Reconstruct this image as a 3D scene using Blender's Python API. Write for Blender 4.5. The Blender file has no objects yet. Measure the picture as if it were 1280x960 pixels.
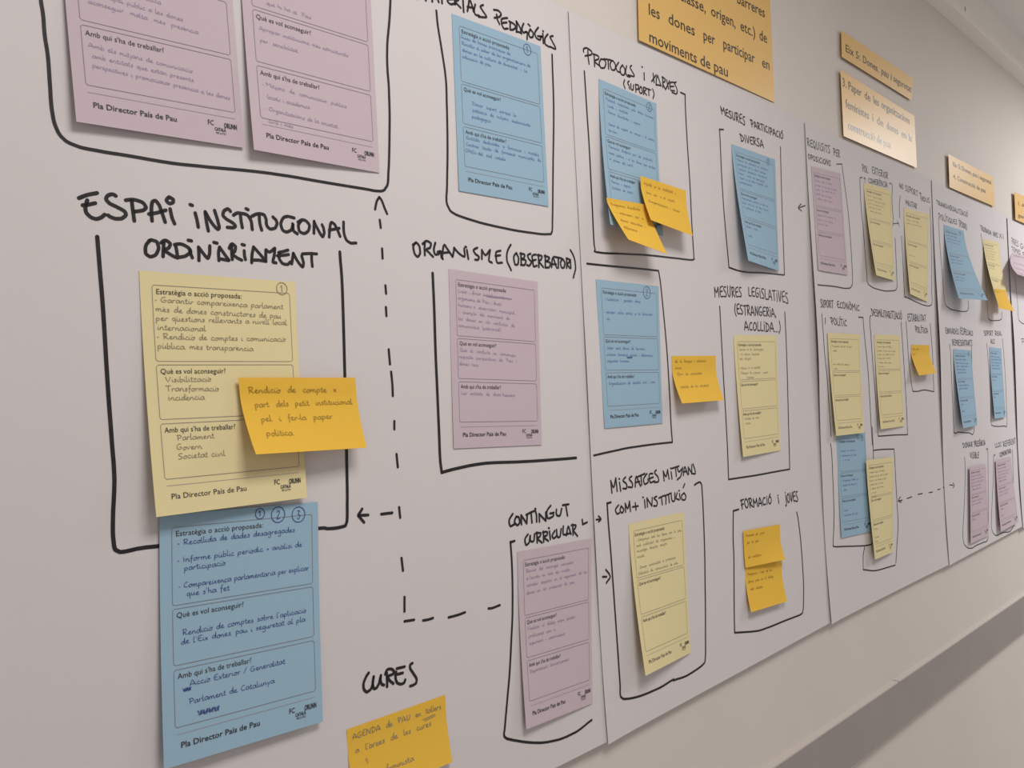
import bpy, math, random
from mathutils import Vector, Matrix

S = bpy.context.scene
COL = S.collection
random.seed(7)

# ------------------------------------------------------------------ camera
# world: the papered wall is the plane y = 0, the room is at y < 0, z is up
F = 1040.0                       # focal length in pixels of a 1280 x 960 frame
CAM_H = 1.50
def _n(v): return Vector(v).normalized()
_d = _n((1045.0, -13.0, F))                                   # along the wall, in camera axes
_c = -(1045.0 * .052 - 13.0) / F
_v = Vector((.052, 1.0, _c)); _v = (_v - _d * _v.dot(_d)).normalized()
XW = _d; ZW = -_v; YW = ZW.cross(XW)
DIST = 0.6995                    # camera to wall
CAM = Vector((0, -DIST, CAM_H))
cam_data = bpy.data.cameras.new('camera')
cam = bpy.data.objects.new('camera', cam_data); COL.objects.link(cam)
cam_data.sensor_width = 36.0; cam_data.lens = 36.0 * F / 1280.0
cam_data.clip_start = 0.02
rot = Matrix(((XW.x, -XW.y, -XW.z), (YW.x, -YW.y, -YW.z), (ZW.x, -ZW.y, -ZW.z)))
cam.matrix_world = Matrix.Translation(CAM) @ rot.to_4x4()
S.camera = cam

def at(px, py, off=0.0):
    """point of the photo -> (x, z) on the plane lying off metres in front of the wall"""
    r = Vector(((px - 640) / F, (py - 480) / F, 1.0))
    t = (DIST - off) / r.dot(YW)
    return (r.dot(XW) * t, r.dot(ZW) * t + CAM_H)

# ------------------------------------------------------------------ light
S.view_settings.view_transform = 'Standard'
S.view_settings.look = 'None'
S.view_settings.gamma = 1.0
S.view_settings.use_curve_mapping = False
S.view_settings.exposure = -0.06

world = bpy.data.worlds.new('daylight'); S.world = world
world.use_nodes = True
bg = world.node_tree.nodes['Background']
bg.inputs['Color'].default_value = (1.0, .97, .96, 1)
bg.inputs['Strength'].default_value = 0.44

def lamp(name, loc, sx, sy, power, color=(1, .975, .955)):
    l = bpy.data.lights.new(name, 'AREA'); l.shape = 'RECTANGLE'; l.size = sx; l.size_y = sy
    l.energy = power; l.color = color
    o = bpy.data.objects.new(name, l); COL.objects.link(o); o.location = loc
    return o
lamp('ceiling_lamp', (0.6, -.9, 2.54), .7, .5, 17)
lamp('ceiling_lamp', (3.65, -1.0, 2.54), .7, .5, 43, (.965, .975, 1))

# ------------------------------------------------------------------ materials
def srgb(r, g, b):
    f = lambda c: (c / 255 / 12.92) if c / 255 <= .04045 else ((c / 255 + .055) / 1.055) ** 2.4
    return (f(r), f(g), f(b))

def mat(name, col, rough=.85, spec=.25, bump=0.0, bscale=40.0, vary=0.0, vscale=6.0):
    m = bpy.data.materials.new(name); m.use_nodes = True
    nt = m.node_tree; p = nt.nodes['Principled BSDF']
    p.inputs['Base Color'].default_value = (*col, 1)
    p.inputs['Roughness'].default_value = rough
    p.inputs['Specular IOR Level'].default_value = spec
    tc = nt.nodes.new('ShaderNodeTexCoord')
    if vary:
        n = nt.nodes.new('ShaderNodeTexNoise'); n.inputs['Scale'].default_value = vscale
        n.inputs['Detail'].default_value = 4
        nt.links.new(tc.outputs['Object'], n.inputs['Vector'])
        r = nt.nodes.new('ShaderNodeValToRGB')
        r.color_ramp.elements[0].position = .3; r.color_ramp.elements[1].position = .7
        r.color_ramp.elements[0].color = (*[c * (1 - vary) for c in col], 1)
        r.color_ramp.elements[1].color = (*[min(1, c * (1 + vary)) for c in col], 1)
        nt.links.new(n.outputs['Fac'], r.inputs['Fac'])
        nt.links.new(r.outputs['Color'], p.inputs['Base Color'])
    if bump:
        n2 = nt.nodes.new('ShaderNodeTexNoise'); n2.inputs['Scale'].default_value = bscale
        n2.inputs['Detail'].default_value = 5
        nt.links.new(tc.outputs['Object'], n2.inputs['Vector'])
        b = nt.nodes.new('ShaderNodeBump'); b.inputs['Strength'].default_value = bump
        b.inputs['Distance'].default_value = .002
        nt.links.new(n2.outputs['Fac'], b.inputs['Height'])
        nt.links.new(b.outputs['Normal'], p.inputs['Normal'])
    return m

M = {
 'wall': mat('wall_paint', srgb(211, 202, 194), .7, .3, .12, 90, .02, 3),
 'ceiling': mat('ceiling_paint', srgb(232, 229, 225), .9, .2, .05, 60),
 'floor': mat('floor_tiles', srgb(192, 187, 182), .5, .4, 0, 1, .05, 4),
 'rail': mat('rail_paint', srgb(150, 140, 136), .45, .4, .03, 60, .03, 9),
 'rail_top': mat('rail_edge_paint', srgb(197, 188, 181), .5, .4),
 'trunk': mat('trunking_plastic', srgb(240, 234, 228), .5, .4),
 'paper': mat('flipchart_paper', srgb(210, 203, 202), .8, .25, .10, 14),
 'pink': mat('pink_paper', srgb(211, 192, 199), .85, .2, .05, 30),
 'blue': mat('blue_paper', srgb(163, 193, 212), .85, .2, .05, 30),
 'yellow': mat('yellow_paper', srgb(238, 223, 172), .85, .2, .05, 30),
 'orange': mat('orange_sticky_paper', srgb(243, 196, 74), .8, .2, .03, 30),
 'banner': mat('orange_card', srgb(224, 180, 102), .42, .55, .03, 30),
 'marker': mat('black_marker_ink', srgb(38, 32, 34), .6, .3, 0, 1, .35, 160),
 'print': mat('black_print', srgb(58, 54, 58), .6, .3),
 'bannerprint': mat('toner_print', srgb(62, 54, 50), .35, .5),
 'greyprint': mat('grey_print', srgb(132, 124, 126), .6, .3),
 'palerule': mat('pale_grey_print', srgb(168, 160, 164), .7, .3),
 'penblue': mat('blue_pen_ink', srgb(90, 116, 170), .6, .3),
 'pennavy': mat('navy_pen_ink', srgb(52, 70, 134), .6, .3),
 'pengrey': mat('grey_pen_ink', srgb(146, 134, 110), .6, .3),
 'penviolet': mat('violet_pen_ink', srgb(156, 140, 166), .6, .3),
 'penfaint': mat('faint_pencil', srgb(170, 134, 48), .6, .3),
 'crack': mat('dark_chip', srgb(70, 66, 64), .8, .2),
}

def let_light_through(m, f):
    """thin paper: a share of the light goes through it"""
    nt = m.node_tree; p = nt.nodes['Principled BSDF']; o = nt.nodes['Material Output']
    t = nt.nodes.new('ShaderNodeBsdfTranslucent'); t.inputs['Color'].default_value = p.inputs['Base Color'].default_value
    x = nt.nodes.new('ShaderNodeMixShader'); x.inputs[0].default_value = f
    nt.links.new(p.outputs[0], x.inputs[1]); nt.links.new(t.outputs[0], x.inputs[2]); nt.links.new(x.outputs[0], o.inputs['Surface'])
for k in ('pink', 'blue', 'yellow', 'orange'): let_light_through(M[k], .16)

# ------------------------------------------------------------------ mesh helpers
class MB:
    def __init__(s): s.v = []; s.f = []
    def quad_strip(s, L, R):
        b = len(s.v)
        for l, r in zip(L, R): s.v += [tuple(l), tuple(r)]
        for i in range(len(L) - 1):
            k = b + 2 * i; s.f.append((k, k + 1, k + 3, k + 2))
    def box(s, lo, hi):
        b = len(s.v); x0, y0, z0 = lo; x1, y1, z1 = hi
        s.v += [(x0,y0,z0),(x1,y0,z0),(x1,y1,z0),(x0,y1,z0),(x0,y0,z1),(x1,y0,z1),(x1,y1,z1),(x0,y1,z1)]
        s.f += [tuple(b + i for i in q) for q in ((0,3,2,1),(4,5,6,7),(0,1,5,4),(1,2,6,5),(2,3,7,6),(3,0,4,7))]
    def build(s, name, material, parent=None, smooth=False):
        me = bpy.data.meshes.new(name); me.from_pydata(s.v, [], s.f); me.update()
        me.materials.append(material)
        if smooth:
            for p in me.polygons: p.use_smooth = True
        o = bpy.data.objects.new(name, me); COL.objects.link(o)
        if parent:
            o.parent = parent
            o.matrix_parent_inverse = Matrix.Translation(-parent.location)
        return o

def tag(o, label=None, cat=None, group=None, kind=None):
    if label: o['label'] = label
    if cat: o['category'] = cat
    if group: o['group'] = group
    if kind: o['kind'] = kind
    return o
def empty(name, loc):
    o = bpy.data.objects.new(name, None); COL.objects.link(o); o.location = loc
    o.empty_display_size = .02
    return o

def smooth_line(pts, n=3):
    if len(pts) < 3 or n < 2: return list(pts)
    P = [pts[0]] + list(pts) + [pts[-1]]; out = []
    for i in range(1, len(P) - 2):
        p0, p1, p2, p3 = P[i-1], P[i], P[i+1], P[i+2]
        for k in range(n):
            t = k / n; t2 = t * t; t3 = t2 * t
            out.append(tuple(.5 * (2*p1[j] + (p2[j]-p0[j])*t*.9 + (2*p0[j]-5*p1[j]+4*p2[j]-p3[j])*t2*1 + (3*p1[j]-p0[j]-3*p2[j]+p3[j])*t3) for j in (0, 1)))
    out.append(tuple(pts[-1])); return out

def resample(pts, step):
    out = [pts[0]]
    for a, b in zip(pts, pts[1:]):
        L = math.hypot(b[0]-a[0], b[1]-a[1]); n = max(1, int(L / step))
        for k in range(1, n + 1): out.append((a[0] + (b[0]-a[0])*k/n, a[1] + (b[1]-a[1])*k/n))
    return out

def ribbon(mb, pts, width, fmap, taper=0.0, cap=True):
    """flat ink stroke along 2-D points (metres), laid on a surface by fmap(u, v)"""
    q = [pts[0]]
    for p in pts[1:]:
        if math.hypot(p[0]-q[-1][0], p[1]-q[-1][1]) > 1e-6: q.append(p)
    if len(q) < 2: q.append((q[0][0] + width * .4, q[0][1]))
    n = len(q); h = width / 2; L = []; R = []
    def dirn(a, b):
        x, y = b[0]-a[0], b[1]-a[1]; l = math.hypot(x, y) or 1; return x/l, y/l
    tot = n - 1
    def add(c, d, hh): L.append(fmap(c[0]-d[1]*hh, c[1]+d[0]*hh)); R.append(fmap(c[0]+d[1]*hh, c[1]-d[0]*hh))
    d0 = dirn(q[0], q[1])
    if cap:
        for a in (.98, .75, .4): add((q[0][0]-d0[0]*h*a, q[0][1]-d0[1]*h*a), d0, h*math.sqrt(1-a*a))
    for i in range(n):
        da = dirn(q[max(i-1, 0)], q[max(i, 1)]); db = dirn(q[min(i, n-2)], q[min(i+1, n-1)])
        d = (da[0]+db[0], da[1]+db[1]); l = math.hypot(*d)
        d = (d[0]/l, d[1]/l) if l > .2 else db
        w = 1 - taper * (i / tot)
        add(q[i], d, h * w)
    d1 = dirn(q[-2], q[-1]); h2 = h * (1 - taper)
    if cap:
        for a in (.4, .75, .98): add((q[-1][0]+d1[0]*h2*a, q[-1][1]+d1[1]*h2*a), d1, h2*math.sqrt(1-a*a))
    mb.quad_strip(L, R)

_txt = {}
def text_mesh(body, bold=0.0):
    """triangles of a printed line: baseline at y = 0, capital height about .72"""
    k = (body, bold)
    if k not in _txt:
        c = bpy.data.curves.new('t', 'FONT'); c.body = body; c.offset = bold; c.resolution_u = 2
        o = bpy.data.objects.new('t', c)
        me = bpy.data.meshes.new_from_object(o)
        vs = [(v.co.x, v.co.y) for v in me.vertices]; fs = [tuple(p.vertices) for p in me.polygons]
        if me.polygons and sum(p.normal.z for p in me.polygons) < 0: fs = [tuple(reversed(f)) for f in fs]
        _txt[k] = (vs, fs, max(x for x, y in vs) if vs else 1.0)
        bpy.data.objects.remove(o); bpy.data.curves.remove(c); bpy.data.meshes.remove(me)
    return _txt[k]

# ------------------------------------------------------------------ room
X0, X1, YF, ZC = -1.6, 5.2, -4.0, 2.62
w = MB(); w.box((X0, 0, 0), (X1, .12, ZC)); tag(w.build('wall_back', M['wall']), kind='structure')
c = MB(); c.box((X0, YF, ZC), (X1, .12, ZC + .08)); tag(c.build('ceiling', M['ceiling']), kind='structure')
f_ = MB(); f_.box((X0, YF, -.08), (X1, .12, 0)); tag(f_.build('floor', M['floor']), kind='structure')

# grey chair rail with its pale top edge
RT = CAM_H - .5805
t = empty('trim_1', ((X0 + X1) / 2, 0, RT - .09)); tag(t, kind='structure')
r = MB(); r.box((X0, -.013, RT - .091), (X1, 0, RT - .002)); r.build('rail_board', M['rail'], t)
r = MB()
for a, b in ((X0, 1.752), (1.757, X1)):
    r.box((a, -.0128, RT - .002), (b, 0, RT + .0008)); 
r.build('rail_edge', M['rail_top'], t)
# shallow trunking under the ceiling
t = empty('trim_2', ((X0 + X1) / 2, 0, CAM_H + 1.01)); tag(t, kind='structure')
r = MB(); r.box((X0, -.035, CAM_H + 1.012), (X1, 0, ZC)); r.build('trunking', M['trunk'], t)

# ------------------------------------------------------------------ handwriting alphabets (single strokes)
UP = {
'A': (.72, [[(.05,0),(.14,.5),(.3,1),(.48,.6),(.66,0)],[(.1,.3),(.6,.32)]]),
'B': (.62, [[(.12,1),(.12,.0)],[(.05,.96),(.42,.9),(.42,.62),(.14,.52),(.54,.38),(.5,.08),(.08,0)]]),
'C': (.58, [[(.5,.9),(.28,.92),(.06,.5),(.16,.08),(.52,.08)]]),
'D': (.68, [[(.14,.92),(.14,.02)],[(.03,1),(.4,.86),(.62,.5),(.4,.1),(.06,0)]]),
'E': (.58, [[(.54,1),(.16,.9),(.08,.4),(.2,.04),(.54,.06)],[(.08,.5),(.46,.55)]]),
'F': (.55, [[(.12,.95),(.14,0)],[(.0,.9),(.52,1)],[(.02,.42),(.42,.52)]]),
'G': (.66, [[(.52,.95),(.2,.9),(.05,.45),(.2,.04),(.5,.1),(.55,.42),(.3,.42)]]),
'H': (.66, [[(.1,1),(.1,0)],[(.56,1),(.56,0)],[(.1,.5),(.56,.52)]]),
'I': (.28, [[(.12,.75),(.15,0)],[(.12,1.02),(.15,1.04)]]),
'J': (.45, [[(.3,.85),(.32,.1),(.2,-.25),(.0,-.2)],[(.28,1.1),(.31,1.12)]]),
'L': (.5, [[(.1,1),(.08,.25),(.15,.02),(.48,.06)]]),
'M': (.82, [[(.08,0),(.1,1)],[(.1,.95),(.4,.45),(.68,1)],[(.68,1),(.74,0)]]),
'N': (.7, [[(.1,0),(.1,1)],[(.1,1),(.55,.02)],[(.55,.02),(.58,1)]]),
'O': (.66, [[(.34,1),(.1,.75),(.06,.3),(.28,0),(.54,.2),(.56,.7),(.34,1)]]),
'P': (.58, [[(.16,.95),(.16,0)],[(.02,.94),(.36,1),(.52,.72),(.38,.46),(.1,.42)]]),
'Q': (.7, [[(.34,1),(.1,.75),(.06,.3),(.28,0),(.54,.2),(.56,.7),(.34,1)],[(.36,.25),(.64,-.12)]]),
'R': (.62, [[(.12,.96),(.12,0)],[(.02,.94),(.36,1),(.48,.76),(.34,.5),(.12,.46),(.58,.0)]]),
'S': (.55, [[(.48,.95),(.2,.96),(.1,.7),(.3,.5),(.46,.25),(.36,.02),(.04,.05)]]),
'T': (.6, [[(.02,.95),(.58,1)],[(.3,.96),(.32,0)]]),
'U': (.64, [[(.1,1),(.1,.3),(.26,0),(.46,.12),(.54,1)]]),
'V': (.62, [[(.06,1),(.3,0),(.56,1)]]),
'X': (.6, [[(.06,1),(.54,0)],[(.52,1),(.04,0)]]),
'Y': (.6, [[(.06,1),(.3,.5)],[(.54,1),(.2,0)]]),
'Z': (.6, [[(.06,1),(.52,1),(.06,0),(.54,0)]]),
'1': (.4, [[(.05,.7),(.25,1),(.25,0)]]),
'2': (.55, [[(.06,.75),(.25,1),(.45,.75),(.06,.02),(.5,.04)]]),
'3': (.55, [[(.06,.95),(.42,.95),(.2,.55),(.46,.35),(.3,.0),(.04,.06)]]),
'(': (.3, [[(.24,1.15),(.06,.6),(.08,.2),(.24,-.15)]]),
')': (.3, [[(.06,1.15),(.24,.6),(.22,.2),(.06,-.15)]]),
'+': (.55, [[(.06,.5),(.5,.52)],[(.28,.8),(.28,.2)]]),
'.': (.22, [[(.08,.02),(.12,.0)]]), ',': (.22, [[(.1,.05),(.04,-.18)]]),
'/': (.4, [[(.36,1.05),(.02,-.1)]]), ' ': (.36, []), '-': (.4, [[(.05,.45),(.35,.45)]]),
'^': (.42, [[(.2,0),(.2,1)],[(.04,.72),(.2,1),(.36,.72)]]), "'": (.2, [[(.1,1),(.06,.8)]]),
}
LOW = {
'a': (.9, [[(.72,.85),(.42,1),(.12,.7),(.1,.25),(.32,0),(.62,.3),(.76,.95),(.75,.2),(.95,.05)]]),
'b': (.8, [[(.15,1.9),(.12,.15),(.45,.0),(.72,.4),(.55,.9),(.2,.7)]]),
'c': (.75, [[(.65,.85),(.35,.98),(.1,.5),(.3,.02),(.75,.15)]]),
'd': (.92, [[(.7,.8),(.4,.95),(.1,.5),(.3,.02),(.62,.3),(.8,2.0),(.76,.2),(.95,.05)]]),
'e': (.75, [[(.05,.4),(.5,.6),(.48,.95),(.2,.85),(.12,.35),(.35,.0),(.78,.2)]]),
'f': (.6, [[(.6,1.8),(.4,2),(.3,1.5),(.25,-.7)],[(.05,.9),(.55,.95)]]),
'g': (.85, [[(.7,.85),(.4,1),(.1,.6),(.3,.1),(.62,.4),(.72,.9),(.7,-.6),(.4,-.95),(.1,-.6)]]),
'h': (.88, [[(.15,1.9),(.12,0),(.2,.6),(.5,.95),(.68,.6),(.7,.05),(.9,.1)]]),
'i': (.42, [[(.14,.9),(.15,.1),(.42,.1)],[(.2,1.4),(.26,1.46)]]),
'j': (.45, [[(.25,.95),(.25,-.6),(.02,-.8)],[(.26,1.4),(.3,1.45)]]),
'l': (.42, [[(.15,1.95),(.13,.2),(.25,0),(.44,.12)]]),
'm': (1.25, [[(.1,.9),(.12,0),(.2,.7),(.4,.95),(.52,.6),(.53,.0),(.62,.7),(.82,.95),(.97,.6),(1.0,.05),(1.25,.15)]]),
'n': (.88, [[(.1,.9),(.12,0),(.22,.7),(.45,.95),(.62,.6),(.64,.05),(.9,.15)]]),
'o': (.8, [[(.4,.95),(.1,.6),(.2,.05),(.55,.05),(.68,.6),(.4,.95),(.8,.85)]]),
'p': (.85, [[(.15,.95),(.1,-.9)],[(.13,.6),(.4,.98),(.7,.7),(.55,.1),(.15,.15)]]),
'q': (.85, [[(.7,.85),(.4,1),(.1,.6),(.3,.05),(.62,.4),(.7,.9),(.7,-.9)]]),
'r': (.62, [[(.12,.95),(.14,0)],[(.14,.5),(.34,.92),(.6,.85)]]),
's': (.65, [[(.55,.9),(.25,.95),(.2,.65),(.5,.4),(.42,.02),(.08,.08)]]),
't': (.55, [[(.25,1.6),(.22,.2),(.35,.0),(.56,.15)],[(.02,1.0),(.5,1.08)]]),
'u': (.88, [[(.1,.95),(.12,.25),(.3,.0),(.55,.3),(.62,.95),(.64,.1),(.9,.1)]]),
'v': (.75, [[(.08,.95),(.32,0),(.6,.95),(.75,.85)]]),
'x': (.75, [[(.08,.95),(.62,.0)],[(.62,.95),(.05,.0)]]),
'y': (.8, [[(.1,.95),(.35,.1)],[(.65,.95),(.2,-.9)]]),
'z': (.7, [[(.08,.9),(.58,.95),(.08,.02),(.68,.05)]]),
}
ACC = {'à': ('a','`'), 'è': ('e','`'), 'ò': ('o','`'), 'é': ('e',"'"), 'í': ('i',"'"), 'ó': ('o',"'"), 'ú': ('u',"'"), 'ç': ('c',','), 'ï': ('i','`'), 'ü': ('u','`')}

def hand_strokes(text, caps=False, jitter=.04, rnd=random, wide=1.0):
    """list of polylines and the width; capitals are 1 high in caps mode, small letters 1 high otherwise"""
    x = 0.0; out = []
    for ch in text:
        acc = None; base = ch
        if ch.lower() in ACC and ch != ' ':
            base, acc = ACC[ch.lower()]
            if ch.isupper(): base = base.upper()
        if not caps and base in LOW: w, st = LOW[base]; k = 1.0; top = 1.25
        elif base.upper() in UP:
            w, st = UP[base.upper()]; k = 1.0 if caps else 1.8; top = 1.08 * k
            if base in '.,-+' and not caps: k = 1.1
        else: w, st = UP[' ']; k = 1.0; top = 1
        dy = rnd.uniform(-jitter, jitter); sx = k * rnd.uniform(.94, 1.06); sy = k * rnd.uniform(.95, 1.06)
        sl = rnd.uniform(-.04, .04)
        for s in st:
            out.append([(x + px * sx * wide + sl * py, py * sy + dy) for px, py in s])
        if acc == '`': out.append([(x + .18*k, top + .32*k*.8), (x + .38*k, top + .1)])
        elif acc == "'": out.append([(x + .45*k, top + .36*k*.8), (x + .28*k, top + .1)])
        elif acc == ',': out.append([(x + .35*k, 0), (x + .3*k, -.35)])
        x += w * sx * wide + (.06 if caps else .02)
    return out, max(x, .01)

# ------------------------------------------------------------------ flipchart sheets
SH = [  # TL, TR, BL, BR in the photo (left edge of the first lies outside it), lift of the left edge
    dict(x0=.135, tr=(711, 12), br=(757, 927), lift=.001),
    dict(tl=(711, 13), tr=(1006, 150), bl=(758, 930), br=(1037, 778), lift=.0015),
    dict(tl=(1006, 153), tr=(1164, 224), bl=(1037, 780), br=(1184, 706), lift=.0065),
    dict(tl=(1164.5, 225), tr=(1259, 271), bl=(1185, 707), br=(1277, 658), lift=.0055),
    dict(tl=(1259, 272), bl=(1277.5, 660), lift=.0055),
]
for i, s in enumerate(SH):
    if 'tl' in s: s['TL'] = at(*s['tl'], .004); s['BL'] = at(*s['bl'], .008)
    if 'tr' in s: s['TR'] = at(*s['tr'], .003); s['BR'] = at(*s['br'], .007)
SH[0]['TL'] = (.135, SH[0]['TR'][1] + .002); SH[0]['BL'] = (.128, SH[0]['BR'][1] - .004)
SH[4]['TR'] = (SH[4]['TL'][0] + .68, SH[4]['TL'][1]); SH[4]['BR'] = (SH[4]['BL'][0] + .68, SH[4]['BL'][1])
for i in range(4):                       # each sheet runs a little under the next
    for k in ('TR', 'BR'): SH[i][k] = (SH[i][k][0] + .009, SH[i][k][1])

def sheet_uv(i, x, z):
    s = SH[i]; v = (s['TL'][1] - z) / (s['TL'][1] - s['BL'][1])
    xl = s['TL'][0] + (s['BL'][0] - s['TL'][0]) * v; xr = s['TR'][0] + (s['BR'][0] - s['TR'][0]) * v
    return (x - xl) / (xr - xl), v
def sheet_off(i, x, z):
    u, v = sheet_uv(i, x, z); v = min(max(v, 0), 1); u = min(max(u, 0), 1); s = SH[i]
    e = .0022 + .0035 * v ** 3 + .004 * v ** 10
    d = u * .68
    e += .0012 * math.exp(-max(0, d - .008) / .02)
    e += s['lift'] * math.exp(-d / .022) * (.15 + .85 * math.exp(-((v - .45) / .2) ** 2))
    e += .0005 * math.sin(7 * v + 3 * i + 2 * u) * math.sin(5 * u + i) + .0003 * math.sin(26 * v + 4 * u + i) * v
    return max(e, .0018)
def sheet_at(px, py, i, extra=0.0):
    off = .004
    for _ in range(3):
        x, z = at(px, py, off); off = sheet_off(i, x, z) + extra
    return x, z
def sheet_map(i, lift=.0003):
    return lambda x, z: (x, -(sheet_off(i, x, z) + lift), z)

def close_rim(mb, rim, n1):
    """the cut edge of a paper, with vertices of its own so that its faces shade cleanly"""
    b = len(mb.v); n = len(rim)
    mb.v += [mb.v[k] for k in rim] + [mb.v[n1 + k] for k in rim]
    for k in range(n): mb.f.append((b + k, b + (k + 1) % n, b + n + (k + 1) % n, b + n + k))
SHEETS = []
SHEET_LABELS = [
 'white flipchart sheet with large words ESPAI INSTITUCIONAL and dashed arrows',
 'white flipchart sheet with PROTOCOLS I XARXES and FORMACIÓ I JOVES boxes',
 'white flipchart sheet with REQUISITS PER OPOSICIONS at its top left corner',
 'white flipchart sheet holding a strongly curled blue form and two narrow pink forms low down',
 'white flipchart sheet cut off by the right edge of the photo']
for i, s in enumerate(SH):
    root = empty('flipchart_sheet', ((s['TL'][0] + s['TR'][0]) / 2, 0, s['BL'][1]))
    tag(root, SHEET_LABELS[i], 'flipchart sheet', 'flipchart sheets taped side by side on the wall')
    mb = MB(); NU, NV = 56, 44; T = .00025
    us = [(k / NU) ** 1.6 for k in range(NU + 1)]
    for lay in (0, 1):
        for b in range(NV + 1):
            v = b / NV
            for u in us:
                xl = s['TL'][0] + (s['BL'][0] - s['TL'][0]) * v; xr = s['TR'][0] + (s['BR'][0] - s['TR'][0]) * v
                x = xl + (xr - xl) * u
                zt = s['TL'][1] + (s['TR'][1] - s['TL'][1]) * u; zb = s['BL'][1] + (s['BR'][1] - s['BL'][1]) * u
                z = zt + (zb - zt) * v
                mb.v.append((x, -(sheet_off(i, x, z) - lay * T), z))
    W = NU + 1; N1 = W * (NV + 1)
    for b in range(NV):
        for a in range(NU):
            k = b * W + a
            mb.f.append((k, k + W, k + W + 1, k + 1)); mb.f.append((N1 + k, N1 + k + 1, N1 + k + W + 1, N1 + k + W))
    rim = [a for a in range(NU + 1)] + [b * W + NU for b in range(1, NV + 1)] + [NV * W + a for a in range(NU - 1, -1, -1)] + [b * W for b in range(NV - 1, 0, -1)]
    close_rim(mb, rim, N1)
    mb.build('paper', M['paper'], root, True)
    SHEETS.append(root)

INK_W = .0029
def ink(i, name, strokes, width=INK_W, label=None, n=4, taper=0.0):
    """marker strokes given in pixels of the photo, drawn on sheet i"""
    mb = MB(); fm = sheet_map(i)
    for st in strokes:
        pts = [sheet_at(x, y, i) for x, y in st]
        pts = resample(smooth_line(pts, n), .02)
        ribbon(mb, pts, width, fm, taper)
    o = mb.build(name, M['marker'], SHEETS[i]); 
    if label: o['label'] = label
    return o
def crop(ox, oy, k, strokes): return [[(ox + x / k, oy + y / k) for x, y in s] for s in strokes]
def word(i, texts, width, label=None):
    """marker words, each a part of its sheet: (text, TL, TR, BL, BR) with corners in the photo"""
    fm = sheet_map(i)
    for text, TL, TR, BL, BR in texts:
        mb = MB()
        a, b, c, d = (sheet_at(*p, i) for p in (TL, TR, BL, BR))
        st, wd = hand_strokes(text, True)
        for s in st:
            pts = []
            for x, y in smooth_line(s, 3):
                u = x / wd
                t = (a[0] + (b[0]-a[0])*u, a[1] + (b[1]-a[1])*u); q = (c[0] + (d[0]-c[0])*u, c[1] + (d[1]-c[1])*u)
                pts.append((q[0] + (t[0]-q[0])*y, q[1] + (t[1]-q[1])*y))
            ribbon(mb, pts, width, fm)
        o = mb.build('marker_lettering', M['marker'], SHEETS[i])
        if len(text) > 2: o['label'] = 'black marker word ' + text.strip('(),.')
def cword(i, ox, oy, k, texts, width, label=None):
    return word(i, [(t, *[(ox + p[0]/k, oy + p[1]/k) for p in q]) for t, *q in texts], width, label)

# ------------------------------------------------------------------ drawn frames and arrows
def frame(i, strokes, width=INK_W, n=4): return ink(i, 'marker_frame', strokes, width, None, n)
frame(0, [[(49,-30),(51,0),(54,20),(56,45),(60,72),(62.5,107),(64,130),(67,150),(72.5,165),(82,176),(100,184),(130,190),(162,195),(215,204),(262,209),(320,214.5),(360,220),(412,229),(455,236),(476,239),(484,232),(486,207),(487,150),(486,110),(484,82),(484,55),(487,20),(489,-25)]])
frame(0, [[(121.5,296),(125,340),(129,390),(135,487),(140,555),(143,600),(141,655),(142.5,682),(150,690),(180,684.5),(203,682),(300,672),(396,660.5),(415,660.5),(429,658),(433.5,652),(434,620),(433,560),(431,472),(427.8,360),(424.7,315)]], .0033)
frame(0, crop(500, 0, 3, [[(136,40),(142,100),(158,200),(172,300),(176,420),(178,560),(176,700),(174,755),(185,785),(210,805),(300,835),(420,862),(520,877),(560,878),(570,868),(572,800),(574,600),(576,400),(570,205)]]))
frame(0, crop(500, 280, 3, [[(122,185),(128,320),(133,480),(140,640),(146,780),(150,880),(156,932)],[(158,931),(220,915),(320,897),(480,890),(600,882),(660,877)]]), .0036)
frame(0, crop(420, 600, 2.667, [[(595,203),(581,208)],[(581,206),(585,260),(588,340),(588,450),(583,560),(578,650),(570,740),(562,830),(560,850),(570,862),(620,872),(680,876),(740,866),(800,840),(852,800)]]))
frame(1, [[(850.6,115.6),(856.2,118.2)]] + crop(720, 40, 3.2, [[(436,250),(438,320),(445,450),(455,600),(462,750),(468,850),(471,900),(465,912),(380,903),(280,892),(180,887),(80,880),(72,850),(62,650),(52,450),(42,300),(33,157)]]), .0028)
frame(1, [[(733.5,329.5),(774,333.6),(801,336),(823,338.4)]] + crop(720, 320, 3.69, [[(380,68),(390,130),(405,280),(420,450),(432,650),(438,780),(444,858)],[(444,859),(360,868),(240,885),(170,900),(82,920)]]), .0028)
frame(1, crop(740, 560, 3.2, [[(75,217),(60,222)],[(60,220),(65,300),(75,420),(85,560),(95,700),(105,840)]]) + [[(772.5,820),(773.5,834.6),(775,856),(775.3,869),(778,873),(784,873.5),(800,870),(824,860),(842,849)]] + crop(740, 560, 3.2, [[(410,148),(425,138),(437,143),(442,200),(450,400),(453,600),(454,800),(452,850),(440,870),(380,910),(325,930)]]), .003)
frame(1, crop(880, 120, 4, [[(97,168),(77,167)],[(77,166),(80,220),(88,400),(98,560),(110,700),(122,830),(124,857)],[(124,857),(170,873),(220,882),(300,885),(400,895)],[(402,893),(395,700),(388,500),(384,350),(382,255)]]), .0028)
frame(1, crop(880, 340, 3.4286, [[(67,148),(75,300),(83,450),(92,600),(100,750),(105,888)],[(105,889),(150,882),(230,870),(310,855),(367,845)],[(367,845),(362,650),(357,450),(352,300),(346,172)]]), .0028)
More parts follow.
